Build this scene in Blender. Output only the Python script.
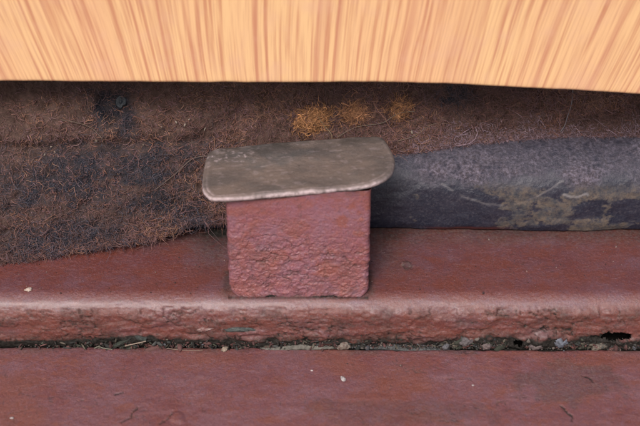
import bpy, math, random
import numpy as np
from mathutils import Vector
K = 0.001                       # all shapes below are written in millimetres
rng = np.random.default_rng(7); random.seed(7)
for o in list(bpy.data.objects): bpy.data.objects.remove(o)
S = bpy.context.scene

# ------------------------------------------------------------------ camera, sky, sun, exposure
cam = bpy.data.cameras.new('camera'); co = bpy.data.objects.new('camera', cam); S.collection.objects.link(co)
co.location = (6.6*K, -268.5*K, 218.0*K); co.rotation_euler = (math.radians(55), 0, 0)
cam.sensor_width = 36; cam.lens = 36*1150/640; cam.clip_start = 0.01; cam.clip_end = 50
cam.dof.use_dof = True; cam.dof.focus_distance = 0.358; cam.dof.aperture_fstop = 14
S.camera = co
w = bpy.data.worlds.new('World'); S.world = w; w.use_nodes = True
nt = w.node_tree; bg = nt.nodes['Background']
sky = nt.nodes.new('ShaderNodeTexSky'); sky.sky_type = 'NISHITA'; sky.sun_disc = False
SUN_EL, SUN_AZ = math.radians(48), math.radians(196)      # azimuth clockwise from +Y
sky.sun_elevation = SUN_EL; sky.sun_rotation = SUN_AZ; sky.dust_density = 4.0; sky.air_density = 1.0; sky.ozone_density = 1.0
nt.links.new(sky.outputs[0], bg.inputs[0]); bg.inputs[1].default_value = 0.15
sl = bpy.data.lights.new('sun', 'SUN'); sl.energy = 3.0; sl.angle = math.radians(20); sl.color = (1, .955, .94)
so = bpy.data.objects.new('sun', sl); S.collection.objects.link(so)
sd = Vector((math.sin(SUN_AZ)*math.cos(SUN_EL), math.cos(SUN_AZ)*math.cos(SUN_EL), math.sin(SUN_EL)))
so.rotation_euler = sd.to_track_quat('Z', 'Y').to_euler(); so.location = (0, -.5, .8)
S.view_settings.view_transform = 'Standard'; S.view_settings.look = 'None'
S.view_settings.exposure = 0.0; S.view_settings.gamma = 1; S.view_settings.use_curve_mapping = False
S.render.engine = 'CYCLES'

# ------------------------------------------------------------------ noise
PERM = rng.permutation(4096); RV = rng.random(4096)
def _h(i, j, k): return RV[PERM[(PERM[(PERM[i & 4095] + j) & 4095] + k) & 4095]]
def vnoise(x, y, z=0.0):
    x, y, z = np.broadcast_arrays(np.asarray(x, float), np.asarray(y, float), np.asarray(z, float))
    i, j, k = (np.floor(a).astype(int) for a in (x, y, z)); fx, fy, fz = x-i, y-j, z-k
    fx, fy, fz = (a*a*a*(a*(a*6-15)+10) for a in (fx, fy, fz)); r = 0
    for a in (0, 1):
        for b in (0, 1):
            for c in (0, 1):
                r = r + _h(i+a, j+b, k+c)*(fx if a else 1-fx)*(fy if b else 1-fy)*(fz if c else 1-fz)
    return r*2-1
def fbm(x, y, z=0.0, o=4, g=.5):
    r, a, s = 0, 1, 0
    for n in range(o):
        r = r + a*vnoise(x*2**n+17.3*n, y*2**n-9.1*n, z*2**n+3.7*n); s += a; a *= g
    return r/s
def ss(a, b, x): t = np.clip((x-a)/(b-a), 0, 1); return t*t*(3-2*t)
def blob(x, y, cx, cy, rx, ry, rough=.35, sc=.25):
    d = np.sqrt(((x-cx)/rx)**2 + ((y-cy)/ry)**2) + rough*fbm(x*sc, y*sc, cx)
    return 1-ss(.75, 1.1, d)
def seg_dist(x, y, pts):
    d = np.full(np.shape(x), 1e9)
    for (ax, ay), (bx, by) in zip(pts[:-1], pts[1:]):
        vx, vy = bx-ax, by-ay; t = np.clip(((x-ax)*vx+(y-ay)*vy)/(vx*vx+vy*vy+1e-9), 0, 1)
        d = np.minimum(d, np.hypot(x-ax-t*vx, y-ay-t*vy))
    return d

# ------------------------------------------------------------------ mesh helpers
def new_obj(name, me, m, parent=None, smooth=True):
    if m: me.materials.append(m)
    if smooth: me.polygons.foreach_set('use_smooth', np.ones(len(me.polygons), bool))
    me.update(); o = bpy.data.objects.new(name, me); S.collection.objects.link(o)
    if parent: o.parent = parent
    return o
def mesh_np(name, V, Q, attrs=None):
    V = np.asarray(V, float).reshape(-1, 3)*K; Q = np.asarray(Q); n = Q.shape[1]
    me = bpy.data.meshes.new(name); me.vertices.add(len(V)); me.vertices.foreach_set('co', V.ravel())
    me.loops.add(Q.size); me.loops.foreach_set('vertex_index', Q.ravel().astype(np.int32))
    me.polygons.add(len(Q)); me.polygons.foreach_set('loop_start', np.arange(0, Q.size, n, dtype=np.int32))
    me.polygons.foreach_set('loop_total', np.full(len(Q), n, np.int32))
    me.update(calc_edges=True); me.validate()
    for k, a in (attrs or {}).items():
        a = np.asarray(a, float)
        if a.ndim > 1 and a.shape[-1] == 3:
            a = a.reshape(-1, 3); at = me.attributes.new(k, 'FLOAT_COLOR', 'POINT')
            at.data.foreach_set('color', np.hstack([a, np.ones((len(a), 1))]).ravel())
        else:
            at = me.attributes.new(k, 'FLOAT', 'POINT'); at.data.foreach_set('value', a.ravel())
    return me
def grid_quads(n, m, close_i=False, close_j=False):
    i = np.arange(n if close_i else n-1); j = np.arange(m if close_j else m-1)
    I, J = np.meshgrid(i, j, indexing='ij'); a = I*m+J; b = ((I+1) % n)*m+J; c = ((I+1) % n)*m+(J+1) % m; d = I*m+(J+1) % m
    return np.stack([a, b, c, d], -1).reshape(-1, 4)
def normals(P):
    du = np.gradient(P, axis=0); dv = np.gradient(P, axis=1); n = np.cross(du, dv)
    return n/(np.linalg.norm(n, axis=-1, keepdims=True)+1e-12)
def resample(pts, step):
    p = np.asarray(pts, float); s = np.r_[0, np.cumsum(np.linalg.norm(np.diff(p, axis=0), axis=1))]
    t = np.linspace(0, s[-1], int(s[-1]/step)+1)
    return np.stack([np.interp(t, s, p[:, k]) for k in range(p.shape[1])], 1)
def catmull(pts, per=8):
    p = np.asarray(pts, float); p = np.vstack([2*p[0]-p[1], p, 2*p[-1]-p[-2]]); out = []
    for i in range(1, len(p)-2):
        for t in np.linspace(0, 1, per, endpoint=False):
            a, b, c, d = p[i-1:i+3]
            out.append(.5*(2*b+(c-a)*t+(2*a-5*b+4*c-d)*t*t+(3*b-a-3*c+d)*t**3))
    return np.vstack(out+[p[-2]])
def closed_sheet(name, P, back, attrs, m, parent=None, drop=None):
    """P: displaced grid (nx, ns, 3) of the visible skin; back: list of (y,z) that closes the section behind it."""
    nx, ns, _ = P.shape
    B = np.zeros((nx, len(back), 3)); B[:, :, 0] = P[:, :1, 0]
    B[:, :, 1] = [b[0] for b in back]; B[:, :, 2] = [b[1] for b in back]
    A = np.concatenate([P, B], 1); M = A.shape[1]
    at = {k: np.concatenate([v, np.full((nx, len(back))+v.shape[2:], 1. if k == 'dirt' else 0.)], 1) for k, v in attrs.items()}  # closing back takes full dirt value: painted shade inside the open holes
    Q = grid_quads(nx, M, close_j=True)
    if drop is not None: Q = Q[~np.pad(drop, ((0, 0), (0, len(back)))).ravel()[Q].any(1)]
    return new_obj(name, mesh_np(name, A, Q, at), m, parent)
def tubes(P, R, sides=3):
    """P (n,k,3) centre lines, R (n,k) radii -> verts, quads"""
    n, k, _ = P.shape; T = np.gradient(P, axis=1); T /= np.linalg.norm(T, axis=-1, keepdims=True)+1e-9
    ref = np.where(np.abs(T[..., 2:3]) < .8, np.array([0, 0, 1.]), np.array([1., 0, 0]))
    A = np.cross(T, ref); A /= np.linalg.norm(A, axis=-1, keepdims=True)+1e-9; B = np.cross(T, A)
    th = np.arange(sides)*2*np.pi/sides
    V = P[:, :, None]+R[:, :, None, None]*(np.cos(th)[:, None]*A[:, :, None]+np.sin(th)[:, None]*B[:, :, None])
    b = (np.arange(n)*k*sides)[:, None, None]; j = np.arange(k-1)[None, :, None]*sides; s = np.arange(sides)[None, None, :]
    s2 = (s+1) % sides; Q = np.stack([b+j+s, b+j+s2, b+j+sides+s2, b+j+sides+s], -1).reshape(-1, 4)
    return V.reshape(-1, 3), Q
def tag(o, label=None, cat=None, group=None, kind=None):
    for k, v in (('label', label), ('category', cat), ('group', group), ('kind', kind)):
        if v: o[k] = v
    return o
def empty(name, loc=(0, 0, 0)):
    o = bpy.data.objects.new(name, None); S.collection.objects.link(o); o.empty_display_size = .005
    o.location = [c*K for c in loc]; return o
def keep(o, parent):            # part under an Empty, geometry written in world mm
    o.parent = parent; o.matrix_parent_inverse = parent.matrix_world.inverted() if False else o.matrix_parent_inverse
    o.location = [-c for c in parent.location]; return o

# ------------------------------------------------------------------ material helpers
class Mat:
    def __init__(s, name, rough=.6, spec=.4):
        s.m = bpy.data.materials.new(name); s.m.use_nodes = True; s.t = s.m.node_tree; s.b = s.t.nodes['Principled BSDF']
        s.b.inputs['Roughness'].default_value = rough; s.b.inputs['Specular IOR Level'].default_value = spec
        tc = s.t.nodes.new('ShaderNodeNewGeometry'); mp = s.t.nodes.new('ShaderNodeVectorMath'); mp.operation = 'SCALE'
        mp.inputs['Scale'].default_value = 1000; s.t.links.new(tc.outputs['Position'], mp.inputs[0]); s.pos = mp.outputs[0]
    def n(s, kind, **kw):
        nd = s.t.nodes.new(kind)
        for k, v in kw.items(): setattr(nd, k, v)
        return nd
    def link(s, a, b): s.t.links.new(a, b)
    def stretch(s, v): nd = s.n('ShaderNodeVectorMath', operation='MULTIPLY'); s.link(s.pos, nd.inputs[0]); nd.inputs[1].default_value = v; return nd.outputs[0]
    def noise(s, scale, detail=4, rough=.55, vec=None, dist=0):
        nd = s.n('ShaderNodeTexNoise'); s.link(vec or s.pos, nd.inputs['Vector']); nd.inputs['Scale'].default_value = scale
        nd.inputs['Detail'].default_value = detail; nd.inputs['Roughness'].default_value = rough; nd.inputs['Distortion'].default_value = dist
        return nd.outputs['Fac']
    def ramp(s, fac, stops, interp='LINEAR'):
        nd = s.n('ShaderNodeValToRGB'); s.link(fac, nd.inputs[0]); cr = nd.color_ramp; cr.interpolation = interp
        while len(cr.elements) < len(stops): cr.elements.new(.5)
        for e, (p, c) in zip(cr.elements, stops):
            e.position = p; e.color = (*c, 1) if isinstance(c, tuple) else (c, c, c, 1)
        return nd.outputs[0]
    def mix(s, fac, a, b, mode='MIX'):
        nd = s.n('ShaderNodeMix', data_type='RGBA', blend_type=mode)
        for v, i in ((fac, nd.inputs[0]), (a, nd.inputs[6]), (b, nd.inputs[7])):
            if isinstance(v, tuple): i.default_value = (*v, 1)
            elif isinstance(v, (int, float)): i.default_value = v
            else: s.link(v, i)
        return nd.outputs[2]
    def math(s, op, a, b=0.0, clamp=False):
        nd = s.n('ShaderNodeMath', operation=op, use_clamp=clamp)
        for v, i in ((a, nd.inputs[0]), (b, nd.inputs[1])):
            if isinstance(v, (int, float)): i.default_value = v
            else: s.link(v, i)
        return nd.outputs[0]
    def attr(s, name): return s.n('ShaderNodeAttribute', attribute_name=name).outputs
    def bump(s, h, dist=.0001, strength=1.0):
        nd = s.n('ShaderNodeBump'); nd.inputs['Strength'].default_value = strength; nd.inputs['Distance'].default_value = dist
        s.link(h, nd.inputs['Height']); s.link(nd.outputs[0], s.b.inputs['Normal'])
    def base(s, c):
        if isinstance(c, tuple): s.b.inputs['Base Color'].default_value = (*c, 1)
        else: s.link(c, s.b.inputs['Base Color'])

def paint(name, base, purple, rust, dark, rough=.42, rustamt=.5, coat=.0):
    """weathered maroon paint: mottled base, violet bloom, rusty patches, speckle, dirt and painted shade where attribute 'dirt' is high"""
    M = Mat(name, rough, .8)
    c = M.mix(M.ramp(M.noise(.09, 5, .6), [(.38, 0.), (.62, 1.)]), base, purple)
    r = M.ramp(M.noise(.16, 6, .65, M.stretch((.7, 1, 1))), [(rustamt, 0.), (rustamt+.14, 1.)])
    c = M.mix(M.math('MULTIPLY', r, .75), c, rust)
    c = M.mix(M.math('MULTIPLY', M.attr('rust')[2], .85, True), c, rust)
    sp = M.noise(1.9, 3, .7)
    c = M.mix(M.math('MULTIPLY', M.ramp(sp, [(.3, 1.), (.46, 0.)]), .45), c, dark)
    c = M.mix(M.math('MULTIPLY', M.ramp(sp, [(.56, 0.), (.72, 1.)]), .45), c, (.24, .15, .17))
    c = M.mix(M.math('MULTIPLY', M.ramp(M.noise(.8, 4, .7), [(.56, 0.), (.72, 1.)]), .4), c, (.15, .10, .15))
    c = M.mix(M.math('MULTIPLY', M.ramp(M.noise(3.6, 2, .8), [(.36, 1.), (.48, 0.)]), .5), c, dark)
    c = M.mix(M.math('MULTIPLY', M.ramp(M.noise(.5, 5, .75, dist=.6), [(.33, 1.), (.42, 0.)]), .5), c, (.07, .035, .028))
    c = M.mix(M.math('MULTIPLY', M.ramp(M.noise(.65, 4, .75, dist=.4), [(.50, 0.), (.60, 1.)]), .45), c, rust)
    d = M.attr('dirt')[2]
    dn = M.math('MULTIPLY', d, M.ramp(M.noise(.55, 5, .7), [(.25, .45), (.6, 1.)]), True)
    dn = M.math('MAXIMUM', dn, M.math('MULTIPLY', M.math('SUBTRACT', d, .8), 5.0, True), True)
    scr = M.ramp(M.noise(1.0, 3, .6, M.stretch((.22, 3.0, 3.0)), .5), [(.635, 0.), (.67, 1.)]); c = M.mix(M.math('MULTIPLY', scr, .38), c, (.25, .15, .15))
    scr = M.ramp(M.noise(1.0, 3, .6, M.stretch((1.6, .35, .5)), .8), [(.66, 0.), (.69, 1.)]); c = M.mix(M.math('MULTIPLY', scr, .5), c, dark)
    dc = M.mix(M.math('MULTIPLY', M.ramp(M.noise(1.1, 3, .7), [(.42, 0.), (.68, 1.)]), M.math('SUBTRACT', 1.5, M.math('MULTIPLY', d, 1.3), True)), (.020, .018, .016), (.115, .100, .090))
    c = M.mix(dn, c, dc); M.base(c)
    rr = M.math('ADD', M.math('MULTIPLY', M.noise(.5, 4, .7), .45), rough-.2)
    rr = M.math('ADD', rr, M.math('MULTIPLY', d, .4), True); M.link(rr, M.b.inputs['Roughness'])
    h = M.math('ADD', M.math('MULTIPLY', M.noise(.9, 5, .7), 1.0), M.math('MULTIPLY', M.noise(4.5, 2, .6), .25))
    M.link(M.math('MULTIPLY', M.math('SUBTRACT', 1.0, d, True), .8), M.b.inputs['Specular IOR Level'])
    M.bump(h, .00036, .9)
    M.link(M.math('MULTIPLY', M.math('SUBTRACT', 1.0, M.math('MAXIMUM', M.attr('rust')[2], d), True), coat), M.b.inputs['Coat Weight']); M.b.inputs['Coat Roughness'].default_value = .36
    return M.m
MAR = dict(base=(.118, .028, .026), purple=(.136, .052, .060), rust=(.142, .032, .018), dark=(.035, .017, .016))
m_sill = paint('maroon_sill_paint', **MAR, rustamt=.48, coat=.42)
m_low = paint('maroon_lower_paint', (.142, .043, .044), (.165, .071, .080), (.172, .050, .030), (.045, .024, .024), rustamt=.53)
m_tab = paint('pink_maroon_tab_paint', (.245, .080, .095), (.245, .104, .132), (.25, .072, .052), (.05, .022, .024), rough=.45, rustamt=.52, coat=.2)

# ------------------------------------------------------------------ sill (upper ledge, rounded nose, recessed joint)
def sill():
    arc = [(2.65-7*math.sin(a), -7+7*math.cos(a)) for a in np.linspace(0, math.radians(84), 14)]
    prof = [(70, .9), (40, .4), (10, .1)]+arc+[(-4.3, -9), (-4.3, -13.8), (-4.2, -15.5), (-3.7, -17.1), (-2.9, -18.5), (-4.4, -19.5), (-7.9, -19.7)]
    pr = resample(prof, .34); xs = np.arange(-150, 150.01, .38)
    P = np.zeros((len(xs), len(pr), 3)); P[..., 0] = xs[:, None]; P[..., 1] = pr[:, 0]; P[..., 2] = pr[:, 1]
    X, Y, Z = P[..., 0], P[..., 1], P[..., 2]; N = -normals(P)
    if N[10, 10, 2] < 0: N = -N
    Z = Z+4.3*ss(-1, -4, Z); Y = Y-6.1*ss(-.5, -4, P[..., 2])
    face = ss(-1.6, -4.0, P[..., 2])*ss(-15, -13.5, Z)
    crev = ss(-9.4, -12.2, Z+2.6*fbm(X*.12, 3.0))
    d = .16*fbm(X*.05, Y*.08, Z*.05)+.05*fbm(X*.5, Y*.6, Z*.6)
    d += face*(.4+.6*ss(-92, -60, X))*(.55+.4*ss(-5, -10, Z))*(.75*fbm(X*.16, Y*.4, Z*.42)+.42*fbm(X*.55, Y*.6, Z*.75)+.36*fbm(X*1.3, Y*1.2, Z*1.6))
    step = ss(-.03, .03, fbm(X*.16, Z*.34, 90.)); d += face*step*.28       # layers of old paint broken away
    # folded, lifting paint along the upper lip of the face
    lip = np.exp(-((P[..., 2]+4.6+1.3*fbm(X*.07, 9.0))/.8)**2); d += lip*(.12+.55*np.clip(fbm(X*.35, Z*.6, 5.), 0, 1))*ss(-40, 10, X)
    crack = 1-ss(0, .10, np.abs(fbm(X*.22, Z*.55, Y*.3+8)))
    crack = crack*face*ss(-.1, .3, fbm(X*.06, Z*.1, 31.)); d -= crack*.35
    # lumpy filler on the right and in the middle
    lump = ss(35, 55, X)*face*ss(-6, -9, Z)+blob(X, Z, 0, -10.5, 16, 3.2)*.8
    d += lump*(.55+.9*fbm(X*.35, Z*.4, 44.))
    d += blob(X, Z, 76, -9.3, 6, 3.3, .2)*1.1
    dirt = crev*.95+face*.8*np.clip(np.exp(-((X+50)/13)**2)+.8*np.exp(-((X-3)/15)**2)+ss(38, 60, X), 0, 1)*ss(-8, -11, Z+3.0*fbm(X*.14, 15.))+face*(.34*ss(-.05, .3, fbm(X*.16, Z*.34, 81.))+.22*ss(-.1, .3, fbm(X*.5, Z*.9, 83.))+.55*(1-ss(0, .05, np.abs(fbm(X*.16, Z*.34, 90.))))+.65*ss(-7, -11, Z+2.5*fbm(X*.1, 5.)))+lump*.55*ss(-.25, .25, fbm(X*.3, Z*.3, 2.))+crack*.8+blob(X, Z, -50, -10.6, 9, 3.0)*1.0+blob(X, Z, -88, -12, 22, 2.2)
    hole = np.zeros(X.shape, bool)
    for cx, cz, rx, rz, dep in ((66.6, -10.6, 1.5, 1.3, 3.2), (96.2, -7.9, 5.2, 1.35, 3.0), (90.2, -8.9, 1.3, .7, 1.6), (-67, -11.8, 1.6, .9, 1.5), (24, -11.6, 2.2, .9, 2)):
        h = 1-ss(.5, 1.15, np.sqrt(((X-cx)/rx)**2+((Z-cz)/rz)**2)+.55*fbm(X*.6, Z*.9, 1.)+.25*fbm(X*2, Z*2, 1.))
        h = h*(Y < 0); d -= h*min(dep, 1.6); dirt = dirt+h*2  # pits and hole edges get dark staining plus painted shade
        if dep > 2.5: hole |= h > .55
    # dirt and painted shade on the ledge close to the mat, and around the foot of the tab
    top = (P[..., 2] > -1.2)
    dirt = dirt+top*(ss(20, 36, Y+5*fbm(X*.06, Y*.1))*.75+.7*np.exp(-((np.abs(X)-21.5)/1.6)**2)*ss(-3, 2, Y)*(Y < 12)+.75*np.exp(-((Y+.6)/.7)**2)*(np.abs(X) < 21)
            +.62*np.exp(-((X+27)/7.)**2-((Y-24)/11.)**2)+.45*np.exp(-((X-27)/7.)**2-((Y-20)/11.)**2))  # soft dark patches: shadow either side of the tab, painted into the colour
    # dished marks on the top
    d -= top*blob(X, Y, 34, 13.2, 1.5, 1.1, .1)*.6; d += top*blob(X, Y, 33.2, 15, 1.6, .8, .1)*.7; dirt = dirt+top*blob(X, Y, 33.6, 14, 1.8, 1.4)*.6
    rust = face*(.75+.9*fbm(X*.08, Z*.3, 12.))+lip*.8*ss(-.2, .4, fbm(X*.2, 1.))+top*(.55*ss(.0, .35, fbm(X*.05, Y*.09, 71.))+.5*ss(-30, -70, X)*ss(6, 14, Y))
    rust = rust+.5*blob(X, Y, 37, 7, 12, 5, .5)*top
    P = P+N*d[..., None]
    o = closed_sheet('sill_panel', P, [(-8, -22), (-3, -26), (70, -26)], {'dirt': np.clip(dirt, 0, 1), 'rust': np.clip(rust, 0, 1)}, m_sill, drop=hole)
    return tag(o, 'maroon painted metal sill with rounded nose and rough chipped front face', kind='structure')
sill()

# ------------------------------------------------------------------ lower panel
def lower():
    prof = [(-10.2, -14.6), (-10.5, -13.2), (-10.9, -12.75), (-11.6, -12.6), (-13.5, -12.7), (-45, -13.1), (-110, -14.5), (-190, -17)]
    pr = resample(prof, .42)
    # coarser where it runs out of the frame
    pr = np.vstack([pr[pr[:, 0] > -52], pr[pr[:, 0] <= -52][::6]]); xs = np.arange(-150, 150.01, .42)
    P = np.zeros((len(xs), len(pr), 3)); P[..., 0] = xs[:, None]; P[..., 1] = pr[:, 0]; P[..., 2] = pr[:, 1]
    X, Y = P[..., 0].copy(), P[..., 1].copy()
    edge = ss(-16, -11.3, Y)
    P[..., 1] += edge*(.55*fbm(X*.09, 4.)+.3*fbm(X*.5, 2.)) - edge*ss(-20, 60, X)*1.2 - edge*.4*ss(-30, -90, X)*-1
    d = .30*fbm(X*.04, Y*.07)+.07*fbm(X*.35, Y*.5)+.045*fbm(X*1.1, Y*1.3)
    d += .22*np.clip(fbm(X*.10, Y*.22, 6.), 0, 1)
    lines = [[(-45.5, -36), (-47, -38.2), (-47.4, -40.2), (-49.5, -42)], [(-35.5, -37.8), (-36.8, -40.5), (-38.6, -42.5)], [(76, -35.3), (77.2, -38), (78.4, -39.4), (78, -41.5)],
             [(-51, -30), (-53, -31)], [(84.5, -23), (86.5, -24), (87, -25.4)]]
    cr = np.zeros_like(X)
    for l in lines: cr = np.maximum(cr, 1-ss(.08, .36, seg_dist(X+.5*fbm(X*.7, Y*.7), Y, l)+.15*fbm(X*1.2, Y*1.2)))
    hc = (1-ss(0, .018, np.abs(fbm(X*.07, Y*.10, 33., o=6))))*ss(-.05, .25, fbm(X*.05, Y*.06, 34.)); d -= cr*.35+hc*.12; d += .35*blob(X, Y, -34, -40, 2.4, 2.2, .4)
    dirt = cr*1.2+.6*hc+ss(-14.5, -11.6, Y+1.2*fbm(X*.15, 8.))*.45*ss(-.3, .4, fbm(X*.1, 5.))+.42*blob(X, Y, 80, -26, 16, 9, .6)+.25*blob(X, Y, 30, -38, 30, 6, .6)
    rust = .8*ss(.02, .4, fbm(X*.035, Y*.075, 15.))
    P[..., 2] += d-4.3; P[..., 1] += 6.1
    o = closed_sheet('lower_panel', P, [(-184, -27), (-10, -27), (-7, -21)], {'dirt': np.clip(dirt, 0, 1), 'rust': rust}, m_low)
    return tag(o, 'dull maroon painted metal panel below the sill joint', kind='structure')
lower()

# ------------------------------------------------------------------ tab: upright painted plate with a worn grey-brown cap
TAB = empty('support_tab', (0, 2, 0))
tag(TAB, 'upright maroon tab with blistered paint and a flat worn grey cap on the sill', 'bracket')
bpy.context.view_layer.update()
def tab():
    W, D, r = 20.6, 9.0, 1.3
    sec = [(-W, D), (-W, r)]+[(-W+r-r*math.cos(a), r-r*math.sin(a)) for a in np.linspace(.15, math.pi/2, 7)]+\
          [(W-r+r*math.sin(a), r-r*math.cos(a)) for a in np.linspace(0, math.pi/2, 8)]+[(W, r+.3), (W, D)]
    sec = resample(sec, .17); zs = np.arange(-1.3, 38.2, .17)
    A = np.zeros((len(sec), len(zs), 3)); A[..., 0] = sec[:, None, 0]; A[..., 1] = sec[:, None, 1]; A[..., 2] = zs[None]
    X, Y, Z = A[..., 0].copy(), A[..., 1].copy(), A[..., 2].copy()
    N = normals(A); c = len(sec)//2
    if N[c, 50, 1] > 0: N = -N
    # rounded lower corners, slight swelling towards the foot
    low = np.clip((2.6-Z)/2.8, 0, 1); A[..., 0] = X*(1-.085*low**2.2)+.35; A[..., 0] += .25*fbm(Z*.15, X*0+3)*(np.abs(X) > 18)
    A[..., 2] = np.where(Z < 2, Z+(2-Z)*.28*fbm(X*.18, 6.)*1.6, Z)
    sw = ss(36, 12, Z+9*fbm(X*.07, Z*.07, 2.))                            # blistering grows towards the foot
    rz = lambda a, b, s: np.clip(1-np.abs(fbm(X*a, Z*b, s))*3.2, 0, 1)
    pit = np.clip(fbm(X*.75, Z*.8, 3.)*1.8, -.55, .4)
    d = sw*(.26*fbm(X*.16, Z*.24, 1.)+.27*pit+.20*fbm(X*1.5, Z*1.6, 7.)+.18*rz(.22, .34, 9.)**2)+.10*fbm(X*.5, Z*.5, 2.)+.05*fbm(X*1.7, Z*1.7, 5.)
    flake = np.clip(fbm(X*.17, Z*.30, 23.)*2.4, -1, 1); d += sw*.16*ss(-.05, .05, flake)
    crack = (1-ss(0, .075, np.abs(fbm(X*.17, Z*.30, 23.))))*sw*ss(-.25, .25, fbm(X*.12, Z*.15, 5.))
    crack = np.maximum(crack, (1-ss(0, .04, np.abs(fbm(X*.38, Z*.55, 61.))))*sw*ss(-.05, .3, fbm(X*.09, Z*.12, 15.)))
    d -= crack*.42
    foot = ss(2.8, 0, Z); d += .5*foot*(.6+fbm(X*.3, 4.))
    dirt = crack*.5+.8*ss(.3, -.5, Z)+.22*sw*ss(.0, .4, fbm(X*.3, Z*.45, 77.))+.2*sw*ss(-.05, -.5, pit)+.5*ss(34.5, 38, Z+X*.03)*ss(-.2, .3, fbm(X*.15, 7.))
    rust = .95*blob(X, Z, 17, 29, 6, 9, .7, .3)*ss(-.15, .2, fbm(X*.4, Z*.4, 3.))+.7*ss(.1, .45, fbm(X*.12, Z*.2, 19.))+.6*blob(X, Z, 14, 9, 8, 6, .6)+.5*blob(X, Z, 2, 33, 3, 2, .6)
    d = d*.78; A = A+N*d[..., None]
    A[..., 2] = np.minimum(A[..., 2], 36.6+A[..., 0]*.052); P = A.transpose(1, 0, 2); nz, ns = P.shape[:2]
    # close the back
    o = new_obj('tab_plate', mesh_np('tab_plate', P, grid_quads(nz, ns, close_j=True), {'dirt': np.clip(dirt, 0, 1).T, 'rust': np.clip(rust, 0, 1).T}), m_tab)
    keep(o, TAB)
    # weld bead at the foot
tab()
def cap():
    M = Mat('worn_grey_cap', .62, .35)
    c = M.mix(M.ramp(M.noise(.11, 5, .6, M.stretch((.6, 1.2, 1))), [(.38, 0.), (.6, 1.)]), (.088, .070, .062), (.140, .104, .086))
    c = M.mix(M.ramp(M.noise(.07, 4, .6, M.stretch((1, 1.4, 2))), [(.52, 0.), (.68, .5)]), c, (.078, .082, .082))
    c = M.mix(M.math('MULTIPLY', M.ramp(M.noise(1.6, 4, .75), [(.3, 1.), (.48, 0.)]), .5), c, (.05, .045, .04))
    c = M.mix(M.math('MULTIPLY', M.ramp(M.noise(1.2, 4, .7), [(.56, 0.), (.72, 1.)]), .2), c, (.24, .20, .18))
    e = M.attr('wear')[2]
    c = M.mix(M.math('MULTIPLY', e, M.ramp(M.noise(.9, 4, .7), [(.3, .3), (.6, 1.)]), True), c, (.52, .41, .41))
    c = M.mix(M.attr('dirt')[2], c, (.03, .024, .018)); M.base(c)
    M.bump(M.math('ADD', M.noise(1.1, 5, .7), M.math('MULTIPLY', M.noise(5, 2), .3)), .0003, .8)
    out = [(-24.6, 23.6), (-12, 25.0), (2, 26.0), (16, 26.8), (24.2, 26.4), (26.6, 22), (28.2, 14.5), (28.0, 9.5), (26.4, 5.6), (22.5, 2.2), (17, .6), (0, -.9), (-16, -2.1), (-22.6, -2.2), (-25.4, -.2), (-27, 4.4), (-27.2, 15), (-26.6, 21.0)]
    p = np.array(out); ext = np.vstack([p[-2:], p, p[:3]]); c0 = catmull(ext, 12); a0 = np.arctan2(c0[:, 1]-11, c0[:, 0])
    # resample by arc length around the closed outline
    q = catmull(np.vstack([p, p[:1]]), 10)[:-1]; q = resample(np.vstack([q, q[:1]]), .28)[:-1]; n = len(q)
    cen = np.array([.5, 12.]); T = 2.1
    ns = []; t = np.roll(q, -1, 0)-np.roll(q, 1, 0); nrm = np.stack([t[:, 1], -t[:, 0]], 1); nrm /= np.linalg.norm(nrm, axis=1, keepdims=True)
    if ((q-cen)*nrm).sum() < 0: nrm = -nrm
    rings = [(.0, 0, 'b'), (.5, 0, 'b'), (.96, 0, 'b')]
    R = []
    for s in (.02, .5, .97): R.append((cen+(q-cen)*s, np.zeros(n), np.zeros(n)))
    for a in np.linspace(-math.pi/2, math.pi/2, 12):
        R.append((q+nrm*(.95*math.cos(a)-.95), np.full(n, T/2+T/2*math.sin(a)), np.full(n, .9*math.exp(-((a+.05)/.85)**2))))
    qi = q-nrm*.95
    for s in np.linspace(.992, .01, 78): R.append((cen+(qi-cen)*s, np.full(n, T), np.full(n, ss(.96, 1, s)*.35)))
    XY = np.array([r[0] for r in R]); Z = np.array([r[1] for r in R]); wear = np.array([r[2] for r in R]); X, Y = XY[..., 0], XY[..., 1]
    topm = ss(T*.5, T, Z)
    Z = Z+topm*(.35*fbm(X*.08, Y*.1)+.10*fbm(X*.6, Y*.6)+.05*fbm(X*1.5, Y*1.5)-.35*((Y-12)/14)**2)+.12*fbm(X*.3, Y*.3, 4.)
    XY = XY+((.22*fbm(X*.25, Y*.25, 8.)+.10*fbm(X*.9, Y*.9, 9.))*(np.abs(wear) > .01))[..., None]
    zz = 36.1+X*.052+Y*.02+Z                                             # seated a little askew
    front = ss(9, 0, Y)
    wear = wear*(.25+1.3*front)*np.clip(.95+1.0*fbm(X*.5, Y*.5, 3.), .1, 1.2)
    wear = wear+topm*.15*ss(.45, .7, fbm(X*.5, Y*.9, 12.)*1.5)
    wear = wear+topm*.5*ss(.34, .42, fbm(X*1.1, Y*1.3, 5.))*ss(-8, -16, X)*ss(13, 16, Y)
    dirt = topm*(ss(17, 25, Y-.05*X+3*fbm(X*.12, Y*.2))*.7)*ss(-.4, .3, fbm(X*.2, Y*.3, 5.))
    V = np.stack([X, XY[..., 1], zz], -1)
    o = new_obj('cap', mesh_np('cap', V, grid_quads(len(R), n, close_j=True), {'wear': np.clip(wear, 0, 1), 'dirt': np.clip(dirt, 0, 1)}), M.m)
    o['label'] = 'flat round cornered grey brown cap with pale scuffed front edge'; keep(o, TAB)
cap()

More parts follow.
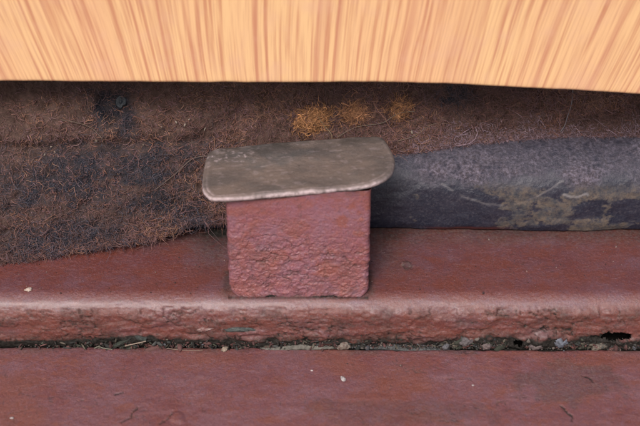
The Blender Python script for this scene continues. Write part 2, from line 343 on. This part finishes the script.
# ------------------------------------------------------------------ dark painted rail behind (rounded shoulder)
def rail():
    M = Mat('blue_black_rail_paint', .38, .5)
    c = M.mix(M.ramp(M.noise(.1, 4), [(.35, 0.), (.65, 1.)]), (.009, .011, .023), (.018, .017, .029))
    c = M.mix(M.math('MULTIPLY', M.ramp(M.noise(1.4, 4, .7), [(.5, 0.), (.7, 1.)]), .4), c, (.09, .08, .09))
    d = M.attr('dust')[2]; dn = M.math('MULTIPLY', d, M.ramp(M.noise(.45, 6, .75), [(.34, .1), (.62, .9)]), True)
    dc = M.mix(M.ramp(M.noise(1.2, 4, .7), [(.4, 0.), (.62, 1.)]), (.070, .052, .058), (.22, .185, .23))  # paler lilac end paints the shoulder's sheen into the dust colour
    c = M.mix(dn, c, dc)
    c = M.mix(M.math('MULTIPLY', M.attr('tan')[2], M.ramp(M.noise(.5, 6, .75), [(.36, .1), (.56, .95)]), True), c, M.mix(M.ramp(M.noise(.4, 5, .7), [(.35, 0.), (.6, 1.)]), (.050, .050, .052), (.125, .092, .066)))
    c = M.mix(M.attr('scratch')[2], c, (.22, .20, .20)); c = M.mix(M.attr('red')[2], c, (.05, .014, .013)); M.base(c)
    M.link(M.math('ADD', M.math('MULTIPLY', M.math('MAXIMUM', dn, M.attr('tan')[2]), .4), .36, True), M.b.inputs['Roughness'])
    M.bump(M.math('ADD', M.noise(.9, 5, .7), M.math('MULTIPLY', M.math('MULTIPLY', M.noise(2.5, 3, .8), d), 2.0)), .0004, .7)
    prof = catmull([(33.6, .9), (33.0, 4), (33.1, 11), (34.3, 17), (37.5, 21.5), (43, 24.6), (52, 27), (64, 30), (74, 33)], 10); pr = resample(prof, .4)
    xs = np.arange(-150, 150.01, .42); P = np.zeros((len(xs), len(pr), 3)); P[..., 0] = xs[:, None]; P[..., 1] = pr[:, 0]; P[..., 2] = pr[:, 1]
    X, Y, Z = (P[..., i].copy() for i in range(3)); N = normals(P)
    if N[10, 10, 1] > 0: N = -N
    P[..., 1] += -.6-1.0*ss(20, 90, X)*1.2+.35*ss(-.2, .5, fbm(X*.03, 2.))
    dust = np.clip(ss(17, 22.5, Z+6*fbm(X*.09, Z*.16, 3.))*(1.0)+.12*fbm(X*.1, Z*.1), 0, 1)*(.55+.45*ss(-.3, .3, fbm(X*.07, Z*.2, 66.)))*ss(24, 48, X+3*fbm(X*.1, Z*.2))  # mask for dust and painted sheen, growing up to the shoulder
    tn = fbm(X*.085+.3*fbm(X*.3, Z*.3), Z*.11, 12., o=6, g=.62); tan = ss(.02, .10, tn+.16*np.exp(-((X-66)/6)**2)-.12*ss(74, 70, X)*ss(56, 60, X)*0+.10*ss(76, 90, X)-.22*ss(62, 52, X))*ss(19, 15, Z)
    tan *= .85
    scr = 1-ss(.1, .45, seg_dist(X, Z+.6*fbm(X*.2, 4.), [(45, 17.5), (52, 13.5), (58, 11.6), (64, 10.8), (70, 11.8), (76, 14.5), (83, 19)]))
    scr = .32*scr*ss(-.5, .2, fbm(X*.3, 2.))+(1-ss(.2, .6, seg_dist(X, Z+.5*fbm(X*.5, 1.), [(83.5, 14.6), (86, 13.8), (91, 14.8)])))*.6
    red = ss(2.4, 1.4, Z+.7*fbm(X*.15, 1.))*ss(38, 46, X)*ss(72, 60, X)
    d = .08*tan+.9*fbm(X*.035, Z*.06, 2.)+.35*fbm(X*.15, Z*.25, 4.)+.12*fbm(X*.6, Z*.7, 4.)+.06*tan*fbm(X*.5, Z*.5)+dust*.28*fbm(X*.7, Y*.7, Z*.7)
    P = P+N*d[..., None]
    o = closed_sheet('dark_rail', P, [(76, 30), (76, 1.2), (38, 1.1)], {'dust': dust, 'tan': np.clip(tan, 0, 1), 'scratch': np.clip(scr, 0, 1), 'red': red}, M.m)
    tag(o, 'blue black painted rail with dusty rounded shoulder, lilac sheen painted in, and tan worn patches behind the tab', 'rail')
rail()

# ------------------------------------------------------------------ fibre mat
MX = np.array([-150, -93, -77, -62, -46, -35, -26, -14, 10, 28, 40, 60, 80, 150.])
MB = np.array([(14.5, 1.5), (15.0, 2.4), (17.8, 3.2), (21.0, 4.4), (23.8, 5.0), (27.5, 7.5), (30, 7.5), (32, 8), (34, 14), (41, 24.5), (42, 25), (46, 26.3), (48, 27), (49, 27.5)])
MM = np.array([(19, 17), (21, 18), (23.5, 19), (26.5, 20), (29, 21), (33, 23), (36, 26), (39, 31), (42, 34), (43, 35), (44, 36), (48, 37), (50, 38), (52, 38)])
MU = np.array([(32, 38), (33, 38), (34.5, 39), (36.5, 40), (38, 41), (40, 42), (42, 43), (44, 45), (46, 47), (47, 47), (48, 48), (52, 48), (54, 49), (56, 49)])
def mat_profile(X):
    f = lambda a: np.stack([np.interp(X, MX, a[:, k]) for k in (0, 1)], -1)
    b, m, u = f(MB), f(MM), f(MU); t1 = np.broadcast_to(np.array([60., 88.]), b.shape); t2 = np.broadcast_to(np.array([66., 104.]), b.shape)
    return [b+np.array([9., .2]), b+np.array([2.2, -.7]), b, m, u, t1*.6+u*.4, t1, t2]
def cm(a, b, c, d, t): return .5*(2*b+(c-a)*t+(2*a-5*b+4*c-d)*t*t+(3*b-a-3*c+d)*t**3)
def mat_point(X, T):
    """T in 0..7 along the section: 2 = lower lip"""
    C = np.stack(mat_profile(X), 0); i = np.clip(T.astype(int), 0, 6); t = (T-i)[..., None]
    idx = lambda k: np.take_along_axis(C, np.clip(k, 0, 7)[None, ..., None], 0)[0]
    p = cm(idx(i-1), idx(i), idx(i+1), idx(i+2), t); Y, Z = p[..., 0], p[..., 1]
    lump = 1.5*fbm(X*.09, Y*.09+Z*.12, 5.)+.7*fbm(X*.28, Z*.4, 6.)+.35*fbm(X*.9, Z*1., 7.)
    e = ss(1.2, 2.4, T); hole = blob(X, Z, -57, 43, 4.5, 5.5, .5)*2.2
    dep = np.exp(-((Z-31.5+.02*X+1.5*fbm(X*.06, 7.))/1.7)**2)*3.0*ss(-5, -50, X)-1.6*np.exp(-((Z-22)/8.)**2)*ss(-20, -60, X)-.8*ss(31, 34, Z)*ss(-10, -60, X)              # long fold on the left
    d = (lump*1.2-1.1*ss(.05, .5, fbm(X*.20, Z*.3, 51.))+.35*fbm(X*2., Z*2.2, 8.))*e-hole-dep
    return np.stack([X, Y-d*.8, Z+d*.45], -1)
blue_spots = [(-70, 24, 12, 6.5), (-48, 26, 14, 4.5), (-72, 7, 15, 5.0), (-84, 21, 7, 5), (-46, 16, 9, 4), (-57, 43, 5.5, 6), (-58, 45, 4, 4), (-53, 37, 3, 4), (49, 42, 5, 2.5), (-34, 9, 6, 5), (-96, 26, 7, 5)]
def mat_zone(P):
    X, Z = P[..., 0], P[..., 2]; b = np.zeros_like(X)
    for i, (cx, cz, rx, rz) in enumerate(blue_spots): d = ((X-cx)/rx)**2+((Z-cz)/rz)**2; b = np.maximum(b, np.exp(-d*.7))
    return np.clip(b*(1+1.1*fbm(X*.3, Z*.4, 55.))*1.35, 0, 1)*(.8+.2*ss(-.2, .2, fbm(X*.9, Z*1.1, 56.)))
M = Mat('fibre_felt_base', .95, .1)
bl = M.attr('blue')[2]
c = M.mix(M.ramp(M.noise(.35, 5, .7), [(.35, 0.), (.65, 1.)]), (.07, .042, .033), (.155, .098, .080))
c = M.mix(M.math('MULTIPLY', bl, .9, True), c, M.mix(M.noise(.8, 4, .7), (.012, .017, .024), (.034, .040, .052)))
M.base(c); M.bump(M.noise(1.2, 6, .8), .0008, 1.0); m_felt = M.m
M = Mat('fibre_strands', .75, .25); M.base(M.attr('Col')[0]); m_fib = M.m
M.b.inputs['Roughness'].default_value = .7
MAT = empty('fibre_mat', (0, 45, 30)); tag(MAT, 'shaggy dark brown and blue grey fibre mat packed under the wooden board', 'padding')
def mat():
    xs = np.arange(-150, 150.01, .5); ts = np.linspace(0, 7, 230)
    X, T = np.meshgrid(xs, ts, indexing='ij'); P = mat_point(X, T)
    o = closed_sheet('felt_base', P, [(80, 104), (80, 34), (60, 31)], {'blue': mat_zone(P)}, m_felt); keep(o, MAT)
mat()
PAL = np.array([(.115, .062, .045), (.085, .050, .040), (.060, .038, .036), (.150, .088, .052), (.075, .050, .062), (.105, .078, .085), (.038, .028, .028), (.18, .12, .075), (.055, .062, .078)])
PALB = np.array([(.022, .028, .038), (.030, .036, .046), (.050, .054, .064), (.018, .020, .028), (.07, .058, .066), (.055, .042, .040), (.09, .06, .05)])
def strands(name, X, T, length, rad, col, lift=.5, parent=MAT, k=5, aniso=0.0, up=0.0):
    n = len(X); e = .3
    p0 = mat_point(X, T); a = mat_point(X+e, T)-p0; b = mat_point(X, np.clip(T+.06, 0, 7))-p0
    a /= np.linalg.norm(a, axis=1, keepdims=True); b /= np.linalg.norm(b, axis=1, keepdims=True)+1e-9
    N = np.cross(a, b); N /= np.linalg.norm(N, axis=1, keepdims=True)+1e-9; N[N[:, 1] > 0] *= 1
    s = np.sign(-N[:, 1]+.6*N[:, 2]); N *= s[:, None]
    th = rng.uniform(0, 2*np.pi, n); th = np.where(rng.random(n) < aniso, rng.normal(0, .35, n)+(rng.random(n) < .5)*np.pi, th)
    curl = rng.normal(0, 1.3, n)/1; P = np.zeros((n, k, 3)); pos = p0+N*rng.uniform(-.35, .15, n)[:, None]; P[:, 0] = pos
    Ln = length*np.exp(rng.normal(0, .35, n)); hl = rng.normal(lift, .55, n)
    for j in range(1, k):
        th = th+curl/(k-1)+rng.normal(0, .3, n); f = math.cos(math.pi*(j-.5)/(k-1)); dirv = a*np.cos(th)[:, None]+b*np.sin(th)[:, None]+N*(hl*f)[:, None]
        dirv = dirv+np.array([0, 0, up]); dirv /= np.linalg.norm(dirv, axis=1, keepdims=True); pos = pos+dirv*(Ln/(k-1))[:, None]; P[:, j] = pos
    R = np.outer(rad*np.exp(rng.normal(0, .3, n)), np.linspace(1, .55, k)); V, Q = tubes(P, R)
    C = np.repeat(np.repeat(col[:, None], k, 1)[:, :, None], 3, 2).reshape(-1, 3)
    o = new_obj(name, mesh_np(name, V, Q, {'Col': C}), m_fib); o['kind'] = 'stuff'
    return keep(o, parent) if parent else o
def pick(n, X, T):
    P = mat_point(X, T); b = mat_zone(P); Z = P[:, 2]
    w = np.clip(.5+1.1*fbm(X*.10, Z*.16, 21.), 0, .999)                   # patches of tint
    i = np.clip((w*6+rng.normal(0, 1.6, n)), 0, 7).astype(int); c = PAL[np.array([6, 2, 1, 4, 0, 5, 3, 7])[i]]
    cb = PALB[rng.integers(0, len(PALB), n)]; use = rng.random(n) < b*.85; c = np.where(use[:, None], cb, c)
    grey = (X > 35)*ss(34, 27, Z+5*fbm(X*.12, 5.))*.6; c = np.where((rng.random(n) < grey)[:, None], np.array([.13, .12, .15])*rng.uniform(.4, 1.5, (n, 1)), c)
    return (c*.6+.4*np.where(use[:, None], np.array([.026, .028, .036]), np.array([.088, .058, .048])))*np.array([2.1, 1.75, 1.75])*np.exp(rng.normal(0, .13, (n, 1)))
n = 95000; X = rng.uniform(-112, 118, n); T = rng.uniform(1.6, 6.4, n)
strands('fibres', X, T, 2.0, .075, pick(n, X, T), lift=.35)
n = 1500; X = rng.uniform(-112, 118, n); T = rng.uniform(1.9, 6.2, n)
strands('long_fibres', X, T, 6.0, .055, pick(n, X, T)*1.2, lift=.55, k=7, aniso=.5)
n = 3200; X = rng.uniform(-112, -18, n); T = rng.uniform(1.5, 2.5, n)
strands('fringe', X, T, 3.4, .075, pick(n, X, T)*1.1, lift=.9, up=-.25)

# tufts and loose threads
def tuft(cx, cz, rx, n, col, label, L=2.6):
    X = rng.normal(cx, rx*.5, n); tt = np.linspace(2, 6.5, 400); pr = mat_point(np.full(400, float(cx)), tt)
    t0 = tt[np.argmin(np.abs(pr[:, 2]-cz))]; T = t0+np.clip(rng.normal(0, .13, n), -.3, .3)
    c = np.array(col)*np.exp(rng.normal(0, .4, (n, 1)))*np.array([1, 1, 1])
    o = strands('fibre_tuft', X, T, L, .075, c, lift=.9, parent=None, k=6)
    if 'kind' in o: del o['kind']
    return tag(o, label, 'tuft', 'orange tufts above the cap')
tuft(4.0, 36.5, 5.2, 1700, (.40, .20, .09), 'largest orange tan tuft of fibre above the middle of the cap')
tuft(16.8, 37.6, 3.6, 900, (.35, .175, .09), 'middle orange tuft of fibre between the other two')
tuft(31.5, 39, 3.2, 800, (.37, .185, .09), 'rightmost orange tuft of fibre above the right end of the cap')
def thread(pts, r, col, label, name='loose_thread', rough=.6):
    q = catmull(pts, 8); q = q+np.where(q[:, 2:] < -3, np.array([0, 6.1, -4.3]), 0); V, Q = tubes(q[None], np.full((1, len(q)), r), 5); M = Mat(name+'_fibre', rough, .3); M.base(M.mix(M.noise(1.5, 3), tuple(c*.6 for c in col), tuple(c*1.3 for c in col)))
    return tag(new_obj(name, mesh_np(name, V, Q), M.m), label, 'thread')
def surf(x, z):                      # a point just in front of the mat at height z
    tt = np.linspace(1.9, 5.2, 500); p = mat_point(np.full(500, float(x)), tt); return p[np.argmin(np.abs(p[:, 2]-z))]
def mat_thread(xz, r, col, label, off=.9):
    thread([surf(x, z)+np.array([0, -off, .3*off]) for x, z in xz], r, col, label)
mat_thread([(86.5, 42), (86.3, 39), (86.0, 36), (85.2, 33), (84.8, 30), (83.5, 28)], .16, (.17, .15, .16), 'pale upright thread on the mat near the right edge', .8)
mat_thread([(12, 31), (18, 33), (26, 34.5), (31, 37.5), (36, 38.5)], .12, (.15, .115, .085), 'long fine pale thread curving just above the back of the cap', 1.5)
mat_thread([(31, 29), (36, 30), (42, 33), (47, 33.5)], .12, (.15, .11, .08), 'short tan thread lying on the mat right of the cap', 1.2)
mat_thread([(-72, 41), (-67, 39.5), (-63, 37.5), (-60, 34.5)], .13, (.12, .085, .065), 'tan thread slanting down the mat left of the cap', 1.2)
mat_thread([(-44, 20), (-38, 23), (-33, 26.5), (-28, 27)], .13, (.11, .08, .065), 'pale brown thread low on the mat beside the left end of the cap', 1.2)
mat_thread([(6, 37), (8, 34), (10, 32), (10.5, 29.5)], .11, (.23, .17, .10), 'fine thread trailing down from the largest orange tuft', 1.6)

# dark stud sunk into the mat
def lathe(name, prof, loc, m, parent=None, seg=28, jag=0.0, axis=(0, -1, .45)):
    q = Vector(axis).normalized().to_track_quat('Z', 'Y'); V = []
    for (r, h) in prof:
        for s in range(seg):
            a = 2*math.pi*s/seg; rr = r*(1+jag*vnoise(math.cos(a)*2, math.sin(a)*2, h)); v = q @ Vector((rr*math.cos(a), rr*math.sin(a), h)); V.append((v.x+loc[0], v.y+loc[1], v.z+loc[2]))
    return new_obj(name, mesh_np(name, np.array(V), grid_quads(len(prof), seg, close_j=True)), m, parent)
M = Mat('dark_blue_rubber', .45, .4); M.base(M.mix(M.noise(.9, 4, .7), (.010, .014, .019), (.028, .034, .04))); M.bump(M.noise(1.5, 4), .0003)
p = surf(-54.5, 43.5); st = lathe('stud', [(.05, -2), (1.9, -2), (2.0, -.2), (1.8, .4), (1.4, .7), (1.1, .3), (.7, .4), (.4, .7), (.02, .8)], p+np.array([0, -.5, .2]), M.m, jag=.3)
tag(st, 'small blackish ragged stud sunk in a dark hollow of the mat under the board', 'stud')

# ------------------------------------------------------------------ wooden board across the top
ZB = [60.3, 60.3, 59.9, 59.9, 59.5, 58.7, 57.6, 56.1, 52]
def board():
    M = Mat('varnished_wood', .35, .4)
    sx = M.n('ShaderNodeSeparateXYZ'); M.link(M.pos, sx.inputs[0]); x, z = sx.outputs[0], sx.outputs[2]
    wob = M.math('MULTIPLY', M.math('SUBTRACT', M.noise(.014, 1), .5), 8.0)
    xc = M.math('ADD', M.math('SUBTRACT', x, -1.0), wob)
    fan = M.math('DIVIDE', xc, M.math('ADD', 1.0, M.math('DIVIDE', M.math('SUBTRACT', z, 62.), 290.)))
    cb = M.n('ShaderNodeCombineXYZ'); M.link(fan, cb.inputs[0]); M.link(M.math('MULTIPLY', z, .022), cb.inputs[2])
    v = cb.outputs[0]
    c = M.mix(M.ramp(M.noise(.045, 3, .5, v), [(.35, 0.), (.65, 1.)]), (.77, .50, .25), (.73, .43, .23))
    c = M.mix(M.math('MULTIPLY', M.ramp(M.noise(.75, 3, .6, v), [(.50, 0.), (.62, 1.)]), .72), c, (.47, .18, .10))
    c = M.mix(M.math('MULTIPLY', M.ramp(M.noise(2.4, 3, .6, v), [(.48, 0.), (.66, 1.)]), .5), c, (.45, .19, .12))
    c = M.mix(M.math('MULTIPLY', M.ramp(M.noise(.27, 2, .5, v), [(.58, 0.), (.70, 1.)]), .5), c, (.50, .21, .13))
    c = M.mix(M.math('MULTIPLY', M.ramp(M.noise(.11, 4, .6), [(.5, 0.), (.7, 1.)]), .35), c, (.66, .38, .26))
    M.base(c); M.bump(M.noise(1.4, 3, .6, v), .0001, .4); M.b.inputs['Coat Weight'].default_value = .25; M.b.inputs['Coat Roughness'].default_value = .2
    sec = [(27, 0), (23, 0)]+[(23-1.0*math.sin(a), 1.0-1.0*math.cos(a)) for a in np.linspace(.2, math.pi/2, 6)]+[(22, z) for z in np.linspace(2, 62, 30)]+[(22.7, 63.2), (27, 63.2), (28, 62), (28, 1)]
    xs = np.arange(-150, 150.1, 1.0); sec = np.array(sec); P = np.zeros((len(xs), len(sec), 3)); P[..., 0] = xs[:, None]; P[..., 1] = sec[:, 0]
    zb = np.interp(xs, [-150, -80, -28, 28, 42, 56, 76, 96, 150], ZB)
    P[..., 2] = zb[:, None]+sec[:, 1]; P[..., 2] += (.22*fbm(xs*.15, 1., o=5))[:, None]*(sec[:, 1] < 1.5)
    me = mesh_np('wooden_board', P, grid_quads(len(xs), len(sec), close_j=True)); o = new_obj('wooden_board', me, M.m)
    tag(o, 'pale orange varnished wooden board with red brown grain across the top', 'board')
board()

# ------------------------------------------------------------------ debris
def rock_mesh(name, m, n=1):
    t = (1+5**.5)/2
    V = np.array([(-1, t, 0), (1, t, 0), (-1, -t, 0), (1, -t, 0), (0, -1, t), (0, 1, t), (0, -1, -t), (0, 1, -t), (t, 0, -1), (t, 0, 1), (-t, 0, -1), (-t, 0, 1)])/math.sqrt(1+t*t)
    F = np.array([(0, 11, 5), (0, 5, 1), (0, 1, 7), (0, 7, 10), (0, 10, 11), (1, 5, 9), (5, 11, 4), (11, 10, 2), (10, 7, 6), (7, 1, 8), (3, 9, 4), (3, 4, 2), (3, 2, 6), (3, 6, 8), (3, 8, 9), (4, 9, 5), (2, 4, 11), (6, 2, 10), (8, 6, 7), (9, 8, 1)])
    return V, F
ICO_V, ICO_F = rock_mesh('', None)
def scatter_rocks(name, C, Sz, cols, m):
    n = len(C); J = ICO_V[None]*(1+rng.normal(0, .22, (n, 12, 1)))*Sz[:, None, :]
    a = rng.uniform(0, 6.28, n); ca, sa = np.cos(a)[:, None], np.sin(a)[:, None]
    C = C+np.where(C[:, 2:] < -3, np.array([0, 6.1, -4.3]), 0)
    J = np.stack([J[..., 0]*ca-J[..., 1]*sa, J[..., 0]*sa+J[..., 1]*ca, J[..., 2]], -1)+C[:, None]
    F = (ICO_F[None]+(np.arange(n)*12)[:, None, None]).reshape(-1, 3)
    return new_obj(name, mesh_np(name, J, F, {'Col': np.repeat(cols[:, None], 12, 1)}), m, None, smooth=False)
M = Mat('grit', .85, .2); M.base(M.attr('Col')[0]); M.bump(M.noise(3, 3), .0002); m_grit = M.m
GC = np.array([(.05, .045, .038), (.09, .075, .065), (.13, .10, .09), (.13, .065, .06), (.05, .055, .05), (.10, .10, .11), (.18, .15, .13)])
n = 6500; x = rng.uniform(-110, 112, n); dens = ss(-95, -62, x)*(.25+.75*ss(-.2, .3, fbm(x*.06, 3.)))*(.45+.55*ss(-20, 40, x)); kp = rng.random(n) < dens; x = x[kp]; n = len(x)
y = -9.9+rng.normal(0, .55, n)-.5*ss(-10, 60, x); z = -12.9+np.abs(rng.normal(0, .85, n))*(.7+1.5*ss(35, 60, x)+1.5*np.exp(-((x+50)/14)**2)+1.1*np.exp(-((x+2)/16)**2)); ok = (np.abs(x-66.6) > 2.6) & ~((np.abs(x-96) < 6) & (z > -10)); x, y, z = x[ok], y[ok], z[ok]; n = len(x)
s = rng.lognormal(-1.5, .5, n)[:, None]*rng.uniform(.6, 1.4, (n, 3))
o = scatter_rocks('joint_grit', np.stack([x, y, z], 1), s, GC[rng.integers(0, 7, n)]*rng.uniform(.25, .95, (n, 1)), m_grit)
tag(o, 'dark gritty dirt and filler crumbs packed along the sill joint', 'grit', kind='stuff')
n = 380; x = rng.uniform(-110, 112, n); which = rng.random(n) < .5
y = np.where(which, rng.uniform(0, 30, n), rng.uniform(-55, -14, n)); z = np.where(which, .18, -12.95-.02*(-13-y)); ok = ~((np.abs(x) < 22) & (y > -2) & (y < 10)); x, y, z = x[ok], y[ok], z[ok]; n = len(x)
s = rng.lognormal(-1.95, .4, n)[:, None]*rng.uniform(.6, 1.4, (n, 3)); cc = np.where((rng.random(n) < .35)[:, None], np.array([.20, .15, .13]), np.array([.05, .03, .03]))
tag(scatter_rocks('fine_dust', np.stack([x, y, z], 1), s, cc, m_grit), 'fine pale and dark dust specks over the maroon metal', 'dust', kind='stuff')

n = 1500; x = rng.uniform(-110, 112, n); kp = rng.random(n) < .2*ss(-95, -62, x)+.8*(np.exp(-((x+48)/18)**2)+np.exp(-((x-2)/20)**2)+ss(35, 50, x)).clip(0, 1); x = x[kp]; n = len(x)
z = -12.8+np.abs(rng.normal(0, 1.5, n)); y = -10.75+rng.normal(0, .35, n); ok = (np.abs(x-66.6) > 3.0) & ~((np.abs(x-96) < 6.5) & (z > -10)); x, y, z = x[ok], y[ok], z[ok]; n = len(x)
s = rng.lognormal(-.75, .45, n)[:, None]*np.stack([rng.uniform(.8, 2.2, n), rng.uniform(.25, .5, n), rng.uniform(.3, .9, n)], 1)
FC = np.array([(.09, .04, .035), (.11, .055, .05), (.05, .052, .038), (.035, .03, .026), (.10, .085, .065), (.06, .06, .055)])
o = scatter_rocks('joint_flakes', np.stack([x, y, z], 1), s, FC[rng.integers(0, 6, n)]*rng.uniform(.4, 1.2, (n, 1)), m_grit)
tag(o, 'loose flakes of old paint and brown green dirt crusted along the joint', 'flakes', kind='stuff')

def chunk(name, loc, size, col, label, cat, rot=(0, 0, 0), seed=0, col2=None, rough=.7):
    """irregular flake or lump with its own relief"""
    import bmesh
    loc = tuple(loc) if loc[2] > -1 else (loc[0], loc[1]+6.1, loc[2]-4.3)
    bm = bmesh.new(); bmesh.ops.create_icosphere(bm, subdivisions=4, radius=1)
    for v in bm.verts:
        a, b, c = v.co; r = 1+.45*float(fbm(a*1.3+seed, b*1.3, c*1.3))+.26*float(fbm(a*4, b*4+seed, c*4))+.14*float(fbm(a*10, b*10+seed, c*10)); f = r*1.0
        v.co = Vector((a*f*size[0], b*f*size[1], c*f*size[2]))*K
        v.co.z += float(fbm(v.co.x*300+seed, v.co.y*300))*size[2]*.8*K
    me = bpy.data.meshes.new(name); bm.to_mesh(me); bm.free()
    M = Mat(name+'_surface', rough, .3); M.base(M.mix(M.ramp(M.noise(.9, 4, .7), [(.35, 0.), (.65, 1.)]), col, col2 or tuple(c*.45 for c in col))); M.bump(M.noise(1.5, 4, .7), .0003)
    o = new_obj(name, me, M.m); o.location = [l*K for l in loc]; o.rotation_euler = rot; return tag(o, label, cat)
chunk('paint_flake', (-81.3, 2.2, .45), (1.0, .75, .28), (.50, .42, .34), 'cream oval chip lying on the left part of the sill top', 'chip', (0, 0, .3), 1, (.4, .3, .25))
chunk('paint_flake', (13.4, -24.5, -12.6), (.65, 1.0, .25), (.48, .43, .41), 'small white chip on the lower panel below the tab', 'chip', (0, 0, .5), 2)
chunk('paint_flake', (4.2, -20.8, -12.8), (.4, .3, .2), (.55, .48, .45), 'tiny white chip nearest the joint below the tab', 'chip', (0, 0, 0), 3)
chunk('paint_flake', (51.5, -27, -12.8), (.35, .3, .18), (.5, .42, .40), 'tiny pale chip alone on the lower panel right of centre', 'chip', (0, 0, 0), 4)
chunk('paint_flake', (-81, -40.3, -13), (.5, .35, .2), (.5, .42, .40), 'tiny pale chip at the bottom left of the lower panel', 'chip', (0, 0, 0), 14)
chunk('paint_flake', (-28.5, -10.6, -5.3), (2.6, .5, .8), (.30, .22, .20), 'pale pinkish peeling flake on the sill face left of the tab', 'flake', (.3, 0, .05), 5, (.14, .05, .045))
chunk('paint_flake', (-17.6, -10.6, -5.6), (4.6, .55, .9), (.10, .11, .10), 'dark grey green flake stuck on the sill face under the left side of the tab', 'flake', (.3, .08, .03), 6, (.035, .04, .04))
chunk('sealant_strip', (1.5, -11.2, -12.2), (11.5, .9, .85), (.17, .155, .13), 'long grey green strip of old sealant in the joint under the tab', 'sealant', (.2, -.01, .02), 7, (.06, .055, .045))
chunk('sealant_strip', (33, -11.0, -12.9), (12, .8, .7), (.10, .10, .095), 'dark grey strip of old sealant in the joint right of the tab', 'sealant', (.1, .02, -.01), 8, (.035, .035, .035))
chunk('sealant_lump', (13.8, -11.5, -11.4), (2.0, .9, 1.2), (.26, .23, .19), 'pale crumb of sealant at the right end of the grey green strip', 'sealant', (.2, .2, .2), 9, (.10, .06, .05))
chunk('pebble', (79.8, -11.0, -9.8), (2.2, 1.3, 1.9), (.15, .16, .19), 'largest blue grey stone lodged in the joint near the right edge', 'stone', (0, .3, .3), 10, (.07, .075, .09))
chunk('pebble', (72.6, -11.3, -10.8), (2.6, 1.2, 1.4), (.16, .13, .12), 'pinkish grey stone between the round hole and the blue grey stone', 'stone', (0, -.2, .1), 11, (.08, .06, .06))
chunk('pebble', (50.5, -11.2, -9.9), (2.1, 1.0, 1.3), (.14, .12, .12), 'rough grey stone in the joint well left of the round hole', 'stone', (0, .1, .1), 12, (.06, .05, .05))
chunk('pebble', (57.5, -11.4, -11.6), (1.7, 1.0, 1.2), (.18, .14, .13), 'small pale stone in the joint just left of the round hole', 'stone', (0, .1, .6), 15, (.07, .05, .05))
chunk('pebble', (45, -11.3, -11.2), (1.3, .9, 1.0), (.12, .12, .13), 'leftmost small grey stone in the joint right of the tab', 'stone', (0, .1, .9), 16, (.06, .05, .05))
chunk('pebble', (91.5, -11.2, -11.6), (2.6, 1.0, 1.1), (.17, .14, .11), 'flat tan grey stone under the long slot at the right edge', 'stone', (0, -.1, .1), 17, (.07, .06, .05))
chunk('dry_leaf_scrap', (-54, -11.0, -10.8), (3.2, .7, .55), (.035, .042, .030), 'dark green crumpled leaf scrap wedged in the joint at the left', 'leaf', (.2, -.45, .1), 13, (.02, .02, .018))
chunk('dry_leaf_scrap', (-47.5, -10.9, -8.6), (1.8, .7, .9), (.06, .07, .06), 'small dark green leaf scrap just above the crumpled one', 'leaf', (.2, .3, .1), 18, (.03, .03, .03))
chunk('sealant_lump', (-22.5, -12.0, -12.0), (1.1, .8, .6), (.32, .25, .19), 'cream crumb in the joint left of the grey green strip', 'sealant', (0, 0, .5), 19)
thread([(-62, -11.7, -12.0), (-60.6, -11.8, -11.3), (-58.9, -11.9, -11.9), (-56.5, -12.0, -12.2)], .17, (.16, .15, .11), 'short pale straw left of the dark leaf scrap in the joint', 'straw')
thread([(-52.5, -12.0, -10.8), (-50, -12.1, -10.0), (-47.5, -12.1, -9.3), (-46, -12.0, -8.9)], .2, (.22, .17, .13), 'pale straw lying across the dark leaf scrap', 'straw')
thread([(-40, -12.0, -11.8), (-36, -12.1, -12.3), (-32, -12.2, -12.5), (-29, -12.2, -12.3)], .15, (.17, .12, .09), 'tan straw in the joint between leaf scrap and tab', 'straw')

ce, cf = None, 0
for i, (x, z) in enumerate([(-76, 31.5), (-77.5, 30.8), (-74.5, 31), (-48, 31), (-37.5, 38), (-35, 37), (-33.5, 38.8), (-42, 36.5), (35.5, 31), (-62, 33.5), (-29, 34.5), (52, 36)]):
    p = surf(x, z)+np.array([0, -.9, .5])
    if ce is None: ce = chunk('crumb', p, (.45, .2, .16), (.34, .28, .22), 'tiny cream crumb caught in the fibres of the mat', 'crumb', (0, 0, 0), 21); c = ce
    else: c = ce.copy(); S.collection.objects.link(c); c.location = [v*K for v in p]
    c['group'] = 'tiny crumbs in the mat'; c.rotation_euler = (i, i*2.1, i*.7); q = .7+.6*((i*.37) % 1); c.scale = (q, q, q)
